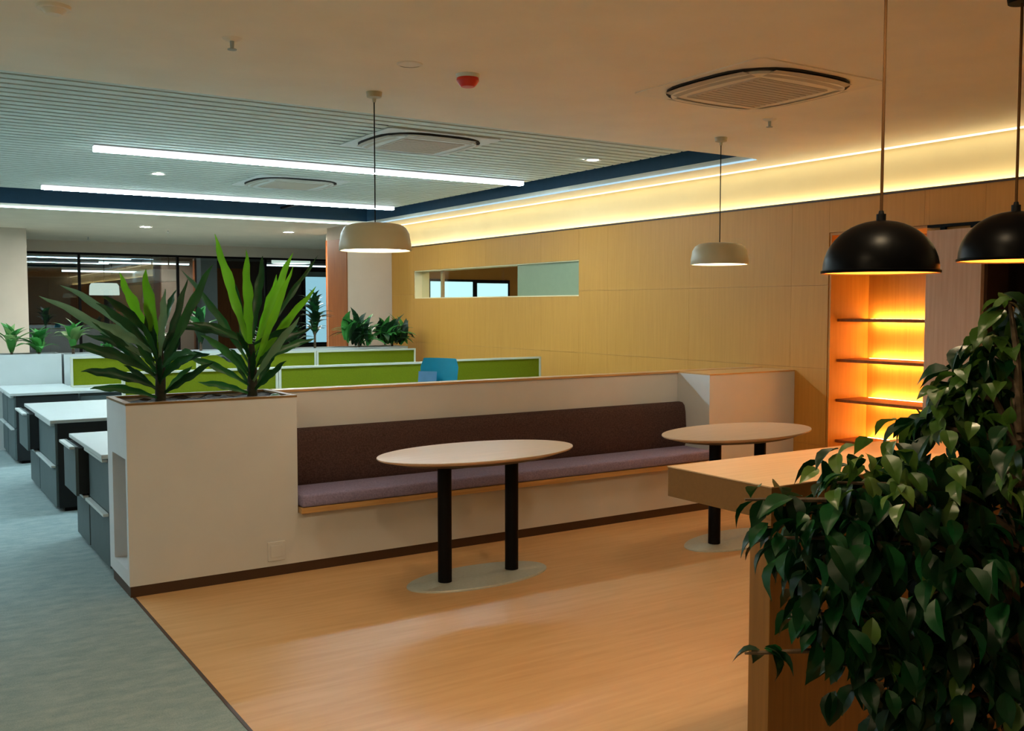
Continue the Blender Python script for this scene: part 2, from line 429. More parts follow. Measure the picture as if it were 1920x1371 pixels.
part('lamp_body', MB().lathe([(0, -0.04), (0.16, -0.04), (0.18, 0), (0, 0)], 24), M['white'], t, True)
part('diffuser', MB().lathe([(0, -0.046), (0.15, -0.046), (0.15, -0.041), (0, -0.041)], 24), glow('meeting_fill_lamp', (1, 0.80, 0.45), 170), t)

# column at the far end of the wood wall, pillar at the left, glass front
w3c = struct('wall_3', MB().box(5.655, 13.1, 0, 6.43, 13.85, ZC), M['column'], 'beige square column at the far end of the wood wall', 'column')
struct('wall_4', MB().box(-4.2, 16.3, 0, 1.87, 16.9, ZC), M['beige'], 'pale wall standing left of the dark glass front', 'wall')
struct('wall_far', MB().box(1.0, 18.95, 2.56, 12, 19.1, ZC), M['beige'], 'beige header above the dark glass front', 'wall')
w3 = struct('window_3', None, None, 'dark interior glass front at the far end of the office', 'window')
mull = [2.0, 3.02, 4.75, 6.45, 8.1, 10.0]
for a, b in zip(mull, mull[1:]):
    part('pane', MB().box(a+0.02, 19.0, 0.06, b-0.02, 19.012, 2.52), M['glass'], w3)
fr = MB().box(1.0, 18.97, 2.52, 12, 19.05, 2.56).box(1.0, 18.97, 0, 12, 19.05, 0.06)
for a in mull: fr.box(a-0.02, 18.97, 0.06, a+0.02, 19.05, 2.52)
part('window_frame', fr, M['black'], w3)
struct('wall_5', MB().box(1.0, 26.0, 0, 14, 26.2, 3.0).box(0.9, 19.1, 0, 1.0, 26, 3.0).box(13.0, 19.1, 0, 13.1, 26, 3.0), M['darkroom'], 'dark walls of the unlit office behind the glass', 'wall')
struct('ceiling_1', MB().box(1.0, 19.1, 2.86, 13, 26.0, 2.92), M['beige'], 'ceiling of the office behind the glass front', 'ceiling')
part('wood_cladding', MB().box(5.640, 13.095, 0, 5.655, 13.80, 2.57), M['woodred'], w3c, label='red brown cladding on the side of the column')
# dark room through the doorway on the right
struct('wall_6', MB().box(8.6, 1.4, 0, 8.7, 4.2, 2.6).box(6.62, 1.3, 0, 8.7, 1.4, 2.6).box(7.1, 4.15, 0, 8.7, 4.25, 2.6).box(6.62, 1.4, 2.55, 8.6, 4.15, 2.6), M['brownroom'],
       'dark brown room seen through the doorway at right', 'wall')
part('door_frame', MB().box(6.355, DY1-0.03, 0, 6.61, DY1, DZ).box(6.355, DY0, 0, 6.61, DY0+0.03, DZ).box(6.355, DY0, DZ-0.03, 6.61, DY1, DZ), M['plinth'], wr)

# ------------------------------------------------------------------ lamps of the ceiling
def bar_lamp(x0, y, label, ln=4.05):
    t = thing('light_bar', label, 'lamp', (x0 + ln/2, y, ZS-0.05), 0, 'cool light bars in the ceiling recess')
    part('housing', MB().box(-ln/2, -0.040, 0.041, ln/2, 0.040, 0.05), M['white'], t)
    part('side_diffuser', MB().box(-ln/2, -0.042, 0.004, ln/2, 0.042, 0.041), M['g_barside'], t)
    part('diffuser', MB().box(-ln/2+0.004, -0.038, 0.0, ln/2-0.004, 0.038, 0.0038), M['g_bar'], t)
    return t
b0 = bar_lamp(1.45, BARS[0], 'nearer long white light bar below the slats, right of the plants')
copy_thing(b0, (1.45+2.025, BARS[1], ZS-0.05), label='farther long white light bar below the slats, close to the dark recess edge')
copy_thing(b0, (-3.55+2.025, BARS[0], ZS-0.05), label='nearer light bar continuing to the left outside the picture')
copy_thing(b0, (-3.55+2.025, BARS[1], ZS-0.05), label='farther light bar continuing to the left outside the picture')

def downlight(x, y, z, label, group='small recessed downlights', r=0.05, mat='g_down', name='downlight'):
    t = thing(name, label, 'lamp', (x, y, z), 0, group)
    part('trim_ring', MB().lathe([(r*1.0, -0.004), (r*1.45, -0.008), (r*1.5, 0.0), (r, 0.0), (r*1.0, -0.004)], 28), M['cassettelight'], t, True)
    part('lens', MB().lathe([(0, -0.003), (r, -0.003), (r, 0.003), (0, 0.003)], 24), M[mat], t)
    return t
downlight(2.277, 9.77, ZS-0.001, 'round downlight in the slats between the two light bars')
downlight(5.235, 6.80, ZS-0.001, 'round downlight in the slats near the right recess edge')
downlight(3.306, 15.01, ZC-0.001, 'round downlight in the far ceiling, left of the tall plant', r=0.06, mat='g_far')
downlight(5.424, 14.85, ZC-0.001, 'round downlight in the far ceiling, left of the brown wall', r=0.06, mat='g_far')
for y, row, xs in ((2.0, 'front row', (-2.2, -0.6, 1.0, 2.7)), (0.3, 'back row', (-2.4, -0.9))):  # unseen downlights added to fill the front of the room with light
    for x, c_ in zip(xs, ('far left', 'left', 'right', 'far right')):
        downlight(x, y, ZC-0.001, 'added warm fill downlight above or behind the viewer, %s, %s' % (row, c_), 'added fill downlights above and behind the viewer', 0.11, 'g_fill', 'fill_downlight')

def cassette(x, y, z, label, mat, s=0.475):
    t = thing('ceiling_cassette', label, 'air conditioner', (x, y, z), 0, 'ceiling air conditioner cassettes')
    # rounded square ring
    def ring(h, c, n=7):
        pts = []
        for k, (sx, sy) in enumerate(((1, 1), (-1, 1), (-1, -1), (1, -1))):
            for j in range(n):
                a = k*PI/2 + j/(n-1)*PI/2
                pts.append(((h-c)*sx + c*math.cos(a), (h-c)*sy + c*math.sin(a)))
        return pts
    def loft(levels):
        m = MB(); rows = []
        for h, c, zz in levels:
            p = ring(h, c); p.append(p[0]); rows.append([(a, b, zz) for a, b in p])
        return m.grid(rows)
    base = MB().prism(ring(s, 0.05), -0.006, 0.0)
    part('frame_panel', base, M[mat], t)
    part('air_slot', loft([(s*0.90, 0.30, -0.006), (s*0.90, 0.30, -0.015), (s*0.80, 0.24, -0.016), (s*0.80, 0.24, -0.006)]), M['slot'], t)
    part('cover_body', MB().prism(ring(s*0.80, 0.20), -0.030, -0.006), M[mat], t)
    part('intake_grille', MB().prism(ring(s*0.56, 0.02), -0.034, -0.030), M['beige'], t, label='finely ribbed square intake grille')
    gr = MB()
    for k in range(13):
        gr.box(-s*0.52, -s*0.52 + k*s*0.0867 - 0.004, -0.0365, s*0.52, -s*0.52 + k*s*0.0867 + 0.004, -0.034)
    part('grille_ribs', gr, M['beige'], t)
    for k in range(4):
        a = k*PI/2
        v = []
        fl_ = MB()
        rows = []
        for q in (-1, -0.5, 0, 0.5, 1):
            w = s*0.60*q
            d = s*0.90 - 0.03*abs(q)**2
            rows.append([(w, d, -0.023), (w, d-0.09, -0.0345)])
        fl_.grid(rows)
        o = part('louver_flap', fl_, M['flap'], t); o.rotation_euler = (0, 0, a)
    return t
cassette(4.00, 3.76, ZC, 'large beige cassette air conditioner in the front ceiling', 'cassette')
cassette(3.55, 6.82, ZS-0.004, 'white cassette air conditioner in the slats, nearer of two', 'cassettelight')
cassette(3.58, 9.72, ZS-0.004, 'white cassette air conditioner in the slats, farther, between the light bars', 'cassettelight')
part('cassette_cutout', MB().box(2.98, 6.34, ZS+0.002, 3.06, 7.3, ZS+0.052).box(2.98, 9.24, ZS+0.002, 3.06, 10.2, ZS+0.052), M['slot'], ce)

def sprinkler(x, y, label):
    t = thing('sprinkler', label, 'sprinkler', (x, y, ZC), 0, 'fire sprinklers')
    part('escutcheon', MB().lathe([(0, -0.012), (0.022, -0.012), (0.042, -0.002), (0.042, 0), (0, 0)], 24), M['cassette'], t, True)
    part('nozzle', MB().lathe([(0, -0.045), (0.008, -0.045), (0.010, -0.012), (0, -0.012)], 12), M['steel'], t, True)
    part('deflector', MB().lathe([(0, -0.052), (0.020, -0.050), (0.020, -0.046), (0, -0.045)], 16), M['steel'], t, True)
sprinkler(1.336, 4.333, 'sprinkler head on the ceiling above the left plant')
sprinkler(4.739, 4.339, 'sprinkler head below the large beige ceiling cassette')
sprinkler(3.728, 15.44, 'sprinkler head in the far ceiling beside a downlight')
sprinkler(2.95, 17.6, 'sprinkler head in the far ceiling close to the glass front')
t = thing('fire_sounder', 'red fire sounder on a white base on the ceiling', 'alarm', (2.545, 4.348, ZC))
part('base', MB().lathe([(0, -0.018), (0.058, -0.018), (0.062, 0), (0, 0)], 28), M['cassettelight'], t, True)
part('sounder_dome', MB().lathe([(0, -0.064), (0.034, -0.062), (0.044, -0.052), (0.058, -0.032), (0.056, -0.018), (0, -0.018)], 28), M['red'], t, True)
t = thing('smoke_detector', 'flat round smoke detector at the top left of the ceiling', 'detector', (0.609, 4.259, ZC))
part('base', MB().lathe([(0, -0.012), (0.062, -0.012), (0.066, 0), (0, 0)], 28), M['cassette'], t, True)
part('sensor_cap', MB().lathe([(0, -0.034), (0.030, -0.032), (0.048, -0.012), (0, -0.012)], 28), M['cassette'], t, True)
t = thing('ceiling_speaker', 'flush round ceiling disc left of the red fire sounder', 'speaker', (2.198, 4.314, ZC))
part('rim', MB().lathe([(0.052, -0.006), (0.062, -0.004), (0.064, 0), (0.052, 0)], 28), M['cassette'], t, True)
part('grille', MB().lathe([(0, -0.004), (0.052, -0.004), (0.052, 0), (0, 0)], 28), M['cassette'], t, True)

# ------------------------------------------------------------------ pendants
def drum(x, y, zb, label):
    t = thing('drum_pendant', label, 'lamp', (x, y, zb), 0, 'cream drum pendants over the lounge')
    r = 0.199
    part('shade', MB().lathe([(0, 0.150), (0.10, 0.150), (0.145, 0.143), (0.172, 0.125), (0.189, 0.095), (r, 0.035), (r+0.002, 0.004), (r, 0.0), (r-0.008, 0.0), (r-0.012, 0.02), (r-0.03, 0.09), (0.13, 0.130), (0, 0.136)], 56), M['drum'], t, True)
    part('diffuser', MB().lathe([(0, 0.006), (r-0.014, 0.006), (r-0.014, 0.018), (0, 0.018)], 48), M['g_drum'], t)
    part('cord', MB().tube([(0, 0, 0.15), (0, 0, ZC-zb-0.05)], 0.0035, 8), M['black'], t)
    c = part('canopy', MB().lathe([(0, -0.055), (0.008, -0.055), (0.012, -0.035), (0.040, -0.028), (0.044, 0), (0, 0)], 28, 0, 0, ZC-zb), M['drum'], t, True)
    return t
drum(2.318, 4.98, 1.892, 'larger looking cream drum pendant left of the wood wall')
drum(4.957, 4.98, 1.878, 'small looking cream drum pendant hanging against the wood wall')

def dome(x, y, zr, label):
    t = thing('dome_pendant', label, 'lamp', (x, y, zr), 0, 'black dome pendants above the bar table')
    r, h = 0.207, 0.192
    prof = [(0, h)]
    for k in range(1, 13):
        a = PI/2 - k/12*(PI/2)
        prof.append(((r-0.006)*math.cos(a)**0.96 if k < 12 else r-0.006, 0.012 + (h-0.012)*math.sin(a)))
    prof += [(r, 0.010), (r, 0.003), (r-0.002, 0.0)]
    part('shade', MB().lathe(prof, 64), M['blackgloss'], t, True)
    ip = [(r-0.002, 0.0), (r-0.010, 0.004)]
    for k in range(1, 11):
        a = k/10*(PI/2)
        ip.append(((r-0.014)*math.cos(a) if k < 10 else 0, 0.010 + (h-0.022)*math.sin(a)))
    part('shade_lining', MB().lathe(ip, 64), M['domein'], t, True, label='warm pale inside of the shade')
    part('bulb', MB().lathe([(0, 0.075), (0.018, 0.08), (0.030, 0.098), (0.030, 0.115), (0.015, 0.145), (0.013, 0.16), (0, 0.16)], 20), M['g_dome'], t, True)
    part('socket', MB().cyl(0, 0, 0.158, 0.215, 0.017, 16), M['black'], t, True)
    part('cord_grip', MB().lathe([(0, h+0.035), (0.008, h+0.035), (0.016, h-0.003), (0, h-0.003)], 16), M['black'], t, True)
    part('cord', MB().tube([(0, 0, h+0.03), (0, 0, ZC-zr-0.03)], 0.0055, 8), M['cordbrown'], t)
    part('canopy', MB().lathe([(0, -0.03), (0.05, -0.03), (0.055, 0), (0, 0)], 28, 0, 0, ZC-zr), M['black'], t, True)
    return t
dome(3.061, 2.264, 1.702, 'black dome pendant in front of the orange bookcase')
dome(3.670, 2.113, 1.756, 'black dome pendant cut off by the right picture edge')

# ------------------------------------------------------------------ low partition with planter and bench
pa = thing('planter_partition', 'low white partition with a planter box at its left end and bench recess', 'partition', (3.7, 5.72, 0))
XP, XN0, XN1, XE, YB = 1.088, 2.045, 5.390, 6.355, 6.03
HT = 1.05
pb = MB()
pb.box(XP, Y0, 0.06, XN0, Y0+0.02, HT)                       # front
pb.box(XP+0.02, YB-0.02, 0.06, XN0-0.02, YB, HT)                       # back
pb.box(XN0-0.02, Y0+0.02, 0.06, XN0, YB, HT)                      # right
pb.box(XP, Y0+0.02, 0.06, XP+0.02, 5.545, HT); pb.box(XP, 5.90, 0.06, XP+0.02, YB, HT)     # left end frame round the slot
pb.box(XP, 5.545, 0.06, XP+0.02, 5.90, 0.14); pb.box(XP, 5.545, 0.755, XP+0.02, 5.90, HT)
pb.box(XP+0.26, 5.53, 0.12, XP+0.28, 5.915, 0.78)             # slot inside
pb.box(XP+0.02, 5.53, 0.12, XP+0.26, 5.545, 0.78); pb.box(XP+0.02, 5.90, 0.12, XP+0.26, 5.915, 0.78)
pb.box(XP+0.02, 5.545, 0.125, XP+0.26, 5.90, 0.14); pb.box(XP+0.02, 5.545, 0.755, XP+0.26, 5.90, 0.77)
part('planter_box', pb, M['white'], pa, world=True)
rim = MB()
rim.box(XP-0.002, Y0-0.002, HT, XN0+0.002, Y0+0.035, HT+0.012); rim.box(XP-0.002, YB-0.035, HT, XN0+0.002, YB, HT+0.012)
rim.box(XP-0.002, Y0+0.035, HT, XP+0.035, YB-0.035, HT+0.012); rim.box(XN0-0.035, Y0+0.035, HT, XN0+0.002, YB-0.035, HT+0.012)
part('rim_trim', rim, M['rimwood'], pa, world=True, label='thin oak rim round the planter')
so = MB(); rows = []
for a in range(21):
    rows.append([(XP+0.02 + (XN0-XP-0.04)*a/20, Y0+0.02 + (YB-Y0-0.04)*b/8, 1.035 + random.uniform(-0.012, 0.014)) for b in range(9)])
o = part('soil', so.grid(rows), M['soil'], pa, world=True); o['kind'] = 'stuff'
part('back_wall', MB().box(XN0, 5.87, 0.06, XN1, 5.97, HT), M['white'], pa, world=True)
part('seat_plinth', MB().box(XN0, Y0, 0.06, XN1, 5.87, 0.358), M['white'], pa, world=True)
part('end_block', MB().box(XN1, Y0, 0.06, XE, 5.97, HT), M['white'], pa, world=True)
part('top_cap', MB().box(XN0, 5.86, HT, XE, 5.975, HT+0.014), M['trimwood'], pa, world=True)
part('top_cap', MB().box(XN1, Y0-0.003, HT, XE, 5.86, HT+0.010), M['trimwood'], pa, world=True)
part('plinth', MB().box(XP+0.004, Y0+0.004, 0.0, XE, 5.96, 0.06), M['plinth'], pa, world=True)
sk = part('socket_plate', MB().box(1.855, Y0-0.006, 0.09, 1.962, Y0, 0.205, 0.003), M['white'], pa, world=True)
part('socket_outlet', MB().box(1.873, Y0-0.008, 0.112, 1.944, Y0-0.005, 0.183, 0.002), M['white'], sk, world=True)

be = thing('banquette_bench', 'long dark plum upholstered bench built into the white partition', 'bench', (3.7, 5.66, 0))
part('seat_board', MB().box(XN0+0.004, 5.452, 0.360, XN1-0.004, 5.866, 0.394), M['trimwood'], be, world=True, label='oak board edge under the seat')
part('seat_cushion', MB().box(XN0+0.006, 5.448, 0.395, XN1-0.006, 5.862, 0.472, 0.016), M['seatlit'], be, True, world=True)
bk = MB(); rows = []
prof = [(5.768, 0.470), (5.755, 0.50), (5.753, 0.60), (5.762, 0.74), (5.775, 0.795), (5.80, 0.818), (5.84, 0.822), (5.866, 0.815), (5.866, 0.47)]
for xx in (XN0+0.006, XN0+0.03, XN1-0.03, XN1-0.008): rows.append([(xx, y, z) for y, z in prof])
bk.grid(rows)
bk.bm.faces.ensure_lookup_table(); bk.bm.verts.ensure_lookup_table()
k = len(prof); bk.bm.faces.new(bk.bm.verts[:k]); bk.bm.faces.new(bk.bm.verts[-k:])
part('back_cushion', bk, M['fabric'], be, True, world=True)

# ------------------------------------------------------------------ oval tables
def oval_table(x, y, rz, label, a=0.64, b=0.365):
    t = thing('oval_table', label, 'table', (x, y, 0), rz, 'oval lounge tables')
    part('tabletop', MB().lathe([(0, 0.722), (0.90, 0.722), (0.985, 0.734), (0.998, 0.739), (1.0, 0.742), (0.998, 0.746), (0, 0.746)], 72, ax=a, ay=b), M['tabletop'], t, True)
    part('top_underside', MB().lathe([(0, 0.702), (0.80, 0.702), (0.93, 0.7215), (0, 0.7215)], 72, ax=a*0.97, ay=b*0.97), M['plinth'], t, True)
    for s in (-1, 1):
        l_ = part('leg', MB().cyl(s*0.235, 0, 0.014, 0.702, 0.040, 28), M['black'], t, True)
        part('leg_plate', MB().box(s*0.235-0.09, -0.09, 0.690, s*0.235+0.09, 0.09, 0.7005), M['black'], t)
    part('base_plate', MB().lathe([(0, 0.0), (1.0, 0.0), (1.0, 0.006), (0.985, 0.011), (0, 0.014)], 72, ax=0.47, ay=0.22), M['steel'], t, True)
    return t
oval_table(2.895, 4.83, 0.05, 'oval wooden table on two black posts, left of the two, fully in view')
oval_table(4.835, 4.66, 0.09, 'oval wooden table behind the bar table, partly hidden by it')

# bar table
bt = thing('bar_table', 'thick oak bar table with a slab end panel, in front of the oval table', 'table', (3.1, 2.2, 0))
bd = part('tabletop', MB().box(2.19, 1.975, 0.950, 4.75, 2.425, 1.047), M['barshade'], bt, world=True)
part('top_skin', MB().box(2.188, 1.973, 1.047, 4.752, 2.427, 1.0505), M['bartop'], bd, world=True, label='oak top in the lighter lit tone')  # thin sheet carrying the lit tone of the bar top
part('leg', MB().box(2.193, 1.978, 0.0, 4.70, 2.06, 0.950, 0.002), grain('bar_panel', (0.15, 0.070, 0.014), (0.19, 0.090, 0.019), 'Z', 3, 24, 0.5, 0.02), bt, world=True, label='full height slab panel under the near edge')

# ------------------------------------------------------------------ bookcase in the wood wall and sliding door
bc = thing('bookcase', 'built in wooden bookcase glowing orange from shelf lights', 'bookcase', (6.6, 4.74, 0))
part('side_panel', MB().box(6.366, BY1-0.02, 0, 6.84, BY1-0.002, BZ-0.002), M['shelfwood'], bc, world=True)
part('side_panel', MB().box(6.366, BY0+0.002, 0, 6.84, BY0+0.02, BZ-0.002), M['shelfwood'], bc, world=True)
part('top_panel', MB().box(6.366, BY0+0.02, BZ-0.02, 6.84, BY1-0.02, BZ-0.002), M['shelfwood'], bc, world=True)
part('back_panel', MB().box(6.84, BY0, 0, 6.86, BY1, BZ), M['shelfwood'], bc, world=True)
for z in (1.475, 1.152, 0.829, 0.50):
    s = part('shelf', MB().box(6.45, BY0+0.022, z-0.011, 6.78, BY1-0.022, z+0.011), M['woodred'], bc, world=True)
    part('led_strip', MB().box(6.783, BY0+0.03, z-0.011, 6.795, BY1-0.08, z+0.011), M['g_shelf'], s, world=True)
part('base_cabinet', MB().box(6.44, BY0+0.022, 0.0, 6.83, BY1-0.022, 0.12), M['shelfwood'], bc, world=True)

dr = thing('sliding_door', 'pinkish wood sliding door on a dark rail, right of the bookcase', 'door', (6.33, 4.0, 0.01))
part('door_panel', MB().box(6.312, 3.865, 0.01, 6.352, 4.285, 2.125, 0.002), M['door'], dr, world=True)
part('rail', MB().box(6.315, 2.6, 2.146, 6.358, 4.285, 2.166), M['black'], dr, world=True)
part('hanger', MB().box(6.325, 4.15, 2.11, 6.345, 4.19, 2.16).box(6.325, 3.92, 2.11, 6.345, 3.96, 2.16), M['black'], dr, world=True)

# ------------------------------------------------------------------ desks, cabinets and screens behind the partition
def pedestal(y0, y1, label, pulled=0.0):
    t = thing('desk_pedestal', label, 'cabinet', (1.4, (y0+y1)/2, 0), 0, 'slate grey desk end cabinets')
    part('carcass', MB().box(1.112, y0+0.004, 0.03, 1.69, y1-0.004, 0.6895), M['cabshade'], t, world=True)
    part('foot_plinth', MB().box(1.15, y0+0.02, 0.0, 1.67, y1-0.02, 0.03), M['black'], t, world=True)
    p = pulled
    for z0, z1, dx in ((0.366, 0.684, p), (0.036, 0.360, 0.0)):
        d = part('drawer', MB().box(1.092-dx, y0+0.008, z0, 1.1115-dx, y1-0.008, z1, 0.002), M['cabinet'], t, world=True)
        if dx: part('drawer_box', MB().box(1.1115-dx, y0+0.012, z0+0.01, 1.60, y1-0.012, z1-0.01), M['cabshade'], d, world=True, label='drawer box coloured dark for shade')
        part('handle', MB().box(1.060-dx, y0+0.02, z1-0.016, 1.0925-dx, y1-0.03, z1+0.002, 0.003), M['worktop'], d, world=True, label='white lip handle')
    return t
pedestal(6.05, 6.70, 'slate drawer cabinet right behind the planter end, drawers closed')
pedestal(6.72, 7.20, 'slate cabinet behind the planter, its upper drawer pulled out', 0.075)
pedestal(8.14, 9.06, 'wide slate drawer cabinet at the end of the middle desk row, drawers closed')
pedestal(9.08, 9.68, 'slate cabinet of the middle desk row with its upper drawer pulled out', 0.085)
pedestal(10.88, 11.50, 'slate drawer cabinet at the near corner of the farthest desk row')
pedestal(11.52, 12.0, 'slate drawer cabinet behind the corner cabinet of the farthest desk row')

def desk(y0, y1, label, x0=1.055, x1=6.0, z=0.690):
    t = thing('desk', label, 'desk', ((x0+x1)/2, (y0+y1)/2, 0), 0, 'white desk rows behind the partition')
    part('desktop', MB().box(x0, y0, z, x1, y1, z+0.026, 0.003), M['worktop'], t, world=True)
    for x in ((2.6, 4.4, 5.9) if x1 > 5 else ()):
        for y in (y0+0.08, y1-0.08):
            part('leg', MB().box(x-0.025, y-0.025, 0, x+0.025, y+0.025, z), M['frame'], t, world=True)
    return t
desk(6.05, 7.22, 'white desk directly behind the planter, nearest row')
desk(8.115, 9.70, 'white desk of the middle row with the lime screens on it')
desk(10.86, 12.02, 'white worktop on the farthest corner cabinets', x1=1.71)
t = desk(11.15, 12.02, 'farthest white desk in front of the planter trough', x0=1.73, z=0.665)
part('modesty_panel', MB().box(1.76, 11.20, 0.45, 5.9, 11.22, 0.665), M['cabinet'], t, world=True)

def screen(x0, x1, y, z0, z1, label):
    t = thing('desk_screen', label, 'screen', ((x0+x1)/2, y, z0), 0, 'lime green desk screens')
    f = 0.024
    part('frame', MB().box(x0, y-0.02, z0, x0+f, y+0.02, z1).box(x1-f, y-0.02, z0, x1, y+0.02, z1)
         .box(x0+f, y-0.02, z1-f*0.8, x1-f, y+0.02, z1).box(x0+f, y-0.02, z0, x1-f, y+0.02, z0+f), M['frame'], t, world=True)
    part('fabric_panel', MB().box(x0+f, y-0.012, z0+f, x1-f, y+0.012, z1-f*0.8), M['green'], t, world=True)
screen(1.74, 3.135, 8.93, 0.719, 1.015, 'lime desk screen behind the two tall plants')
screen(3.14, 4.735, 8.93, 0.719, 1.018, 'lime desk screen left of the blue chair, nearer row')
screen(4.74, 6.15, 8.93, 0.719, 1.030, 'lime desk screen right of the blue chair, against the wood wall')
screen(1.735, 3.12, 11.64, 0.692, 1.03, 'lime screen of the far row beside the white storage end')
screen(3.125, 4.585, 11.64, 0.692, 1.03, 'lime screen of the far row, mostly hidden by the right tall plant')
screen(4.59, 5.985, 11.64, 0.692, 1.03, 'lime screen of the far row below the bushy plants')

def trough(x0, x1, y0, y1, zt, label, solid=False, zb=0.0):
    t = thing('planter_trough', label, 'planter', ((x0+x1)/2, (y0+y1)/2, zb), 0, 'white planter troughs in the far desk row')
    w = 0.025
    part('trough_box', MB().box(x0, y0, zb, x1, y0+w, zt).box(x0, y1-w, zb, x1, y1, zt).box(x0, y0+w, zb, x0+w, y1-w, zt).box(x1-w, y0+w, zb, x1, y1-w, zt), M['worktop'], t, world=True)
    rows = [[(x0+w + (x1-x0-2*w)*a/16, y0+w + (y1-y0-2*w)*b/4, zt-0.03 + random.uniform(-0.01, 0.012)) for b in range(5)] for a in range(17)]
    o = part('soil', MB().grid(rows), M['soil'], t, world=True); o['kind'] = 'stuff'
trough(0.3, 1.705, 12.04, 12.46, 1.055, 'white planter trough at the far left holding three small plants')
trough(1.73, 6.08, 12.04, 12.46, 1.045, 'long white planter trough below the bushy plants by the wood wall')

# blue office chair
t = thing('office_chair', 'bright blue office chair standing between the lime screens', 'chair', (4.63, 8.35, 0), R(-60))
t.location = (4.22, 7.72, 0)
rows = []
for i in range(9):
    z = 0.52 + 0.60*i/8
    w = 0.20 - 0.015*(1 - i/8) - (0.03 if i == 8 else 0)
    rows.append([(w*q, 0.05 - 0.05*q*q - 0.03*math.sin(i/8*PI), z) for q in (-1, -0.66, -0.33, 0, 0.33, 0.66, 1)])
mb = MB().grid(rows); bmesh.ops.solidify(mb.bm, geom=mb.bm.faces[:], thickness=0.025)
part('backrest', mb, M['chair'], t, True)
rows = []
for i in range(7):
    z = 0.50 + 0.50*i/6
    rows.append([(-0.19 + 0.17*q, -0.005 - 0.05*(-0.9+0.8*q)**2 - 0.03*math.sin(i/7*PI), z) for q in (0, 0.33, 0.66, 1)])
mb = MB().grid(rows); bmesh.ops.solidify(mb.bm, geom=mb.bm.faces[:], thickness=0.012)
part('back_pad', mb, M['chairpale'], t, True, label='pale blue lower back pad')
part('seat', MB().box(-0.23, -0.42, 0.44, 0.23, 0.05, 0.50, 0.02), M['chair'], t, True)
part('gas_lift', MB().cyl(0, -0.18, 0.10, 0.45, 0.026, 16), M['black'], t, True)
part('back_bracket', MB().tube([(0, -0.05, 0.45), (0, 0.07, 0.46), (0, 0.075, 0.60)], 0.018, 8), M['black'], t, True)
for k in range(5):
    a = 2*PI*k/5
    part('leg', MB().tube([(0, -0.18, 0.11), (0.28*math.cos(a), -0.18+0.28*math.sin(a), 0.07)], [0.022, 0.014], 8), M['black'], t, True)
    part('caster', MB().tube([(0.28*math.cos(a)-0.012*math.sin(a), -0.18+0.28*math.sin(a)+0.012*math.cos(a), 0.030), (0.28*math.cos(a)+0.012*math.sin(a), -0.18+0.28*math.sin(a)-0.012*math.cos(a), 0.030)], 0.030, 14), M['black'], t, True)

# ------------------------------------------------------------------ unlit office behind the glass; some lamps stand in for reflections
def far_bar(x0, x1, y, z, label):
    t = thing('hanging_light_bar', label, 'lamp', ((x0+x1)/2, y, z), 0, 'light bars behind the glass front')
    part('housing', MB().box(x0, y-0.04, z, x1, y+0.04, z+0.05), M['white'], t, world=True)
    part('diffuser', MB().box(x0+0.01, y-0.04, z-0.03, x1-0.01, y+0.04, z), M['g_farbar'], t, world=True)
    part('suspension', MB().box(x0+0.2, y-0.004, z+0.05, x0+0.208, y+0.004, 2.86).box(x1-0.208, y-0.004, z+0.05, x1-0.2, y+0.004, 2.86), M['black'], t, world=True)
far_bar(3.88, 5.75, 22.0, 2.535, 'light bar standing in for a reflection, above the left tall plant')  # added bar in place of a room light mirrored in the glass
far_bar(3.06, 4.79, 21.3, 2.32, 'lower light bar standing in for a reflection, left of the plants')
far_bar(7.45, 9.0, 22.0, 2.56, 'light bar behind the glass at right, under the far white drum')
t = thing('ceiling_duct', 'pale boxed ceiling duct running back behind the glass', 'duct', (4.67, 22.5, 2.1))
part('duct_box', MB().box(4.44, 19.5, 2.09, 4.90, 25.9, 2.31), M['worktop'], t, world=True)
part('duct_hanger', MB().box(4.5, 20.0, 2.31, 4.52, 20.04, 2.86).box(4.82, 20.0, 2.31, 4.84, 20.04, 2.86).box(4.5, 24.0, 2.31, 4.52, 24.04, 2.86).box(4.82, 24.0, 2.31, 4.84, 24.04, 2.86), M['black'], t, world=True)
def far_drum(x, y, z0, z1, r, label):
    t = thing('far_drum_lamp', label, 'lamp', (x, y, z0), 0, 'white drum lamps behind the glass front')
    part('shade', MB().lathe([(r, 0), (r+0.005, 0.02), (r*0.98, (z1-z0)*0.8), (r*0.86, z1-z0), (0, z1-z0)], 40), M['g_fardrum'], t, True)
    part('diffuser', MB().lathe([(0, 0.01), (r, 0.01)], 40), M['g_farbar'], t)
    part('cord', MB().box(-0.006, -0.006, z1-z0, 0.006, 0.006, 2.86-z0), M['black'], t)
far_drum(7.35, 20.0, 2.50, 2.74, 0.40, 'large glowing white drum lamp behind the glass at right')
far_drum(3.80, 21.0, 1.82, 2.06, 0.28, 'low hung white drum lamp behind the glass at left')
for x, y, lab in ((5.02, 25.4, 'downlight standing in for a reflection over the left light bar'), (6.5, 24.4, 'downlight behind the glass between the tall plants')):
    t = downlight(x, y, 2.858, lab, 'downlights behind the glass', 0.09)
t = thing('tall_cupboard', 'dark tall cupboard behind the glass at far left', 'cupboard', (3.0, 23.0, 0))
part('carcass', MB().box(2.45, 23.0, 0, 3.60, 23.6, 2.5), M['black'], t, world=True)
part('cupboard_door', MB().box(2.47, 22.98, 0.05, 3.02, 23.0, 2.18), M['cabshade'], t, world=True)
part('cupboard_door', MB().box(3.04, 22.98, 0.05, 3.58, 23.0, 2.18), M['cabshade'], t, world=True)
part('cornice', MB().box(2.43, 22.96, 2.20, 3.62, 23.0, 2.24), M['darkroom'], t, world=True)
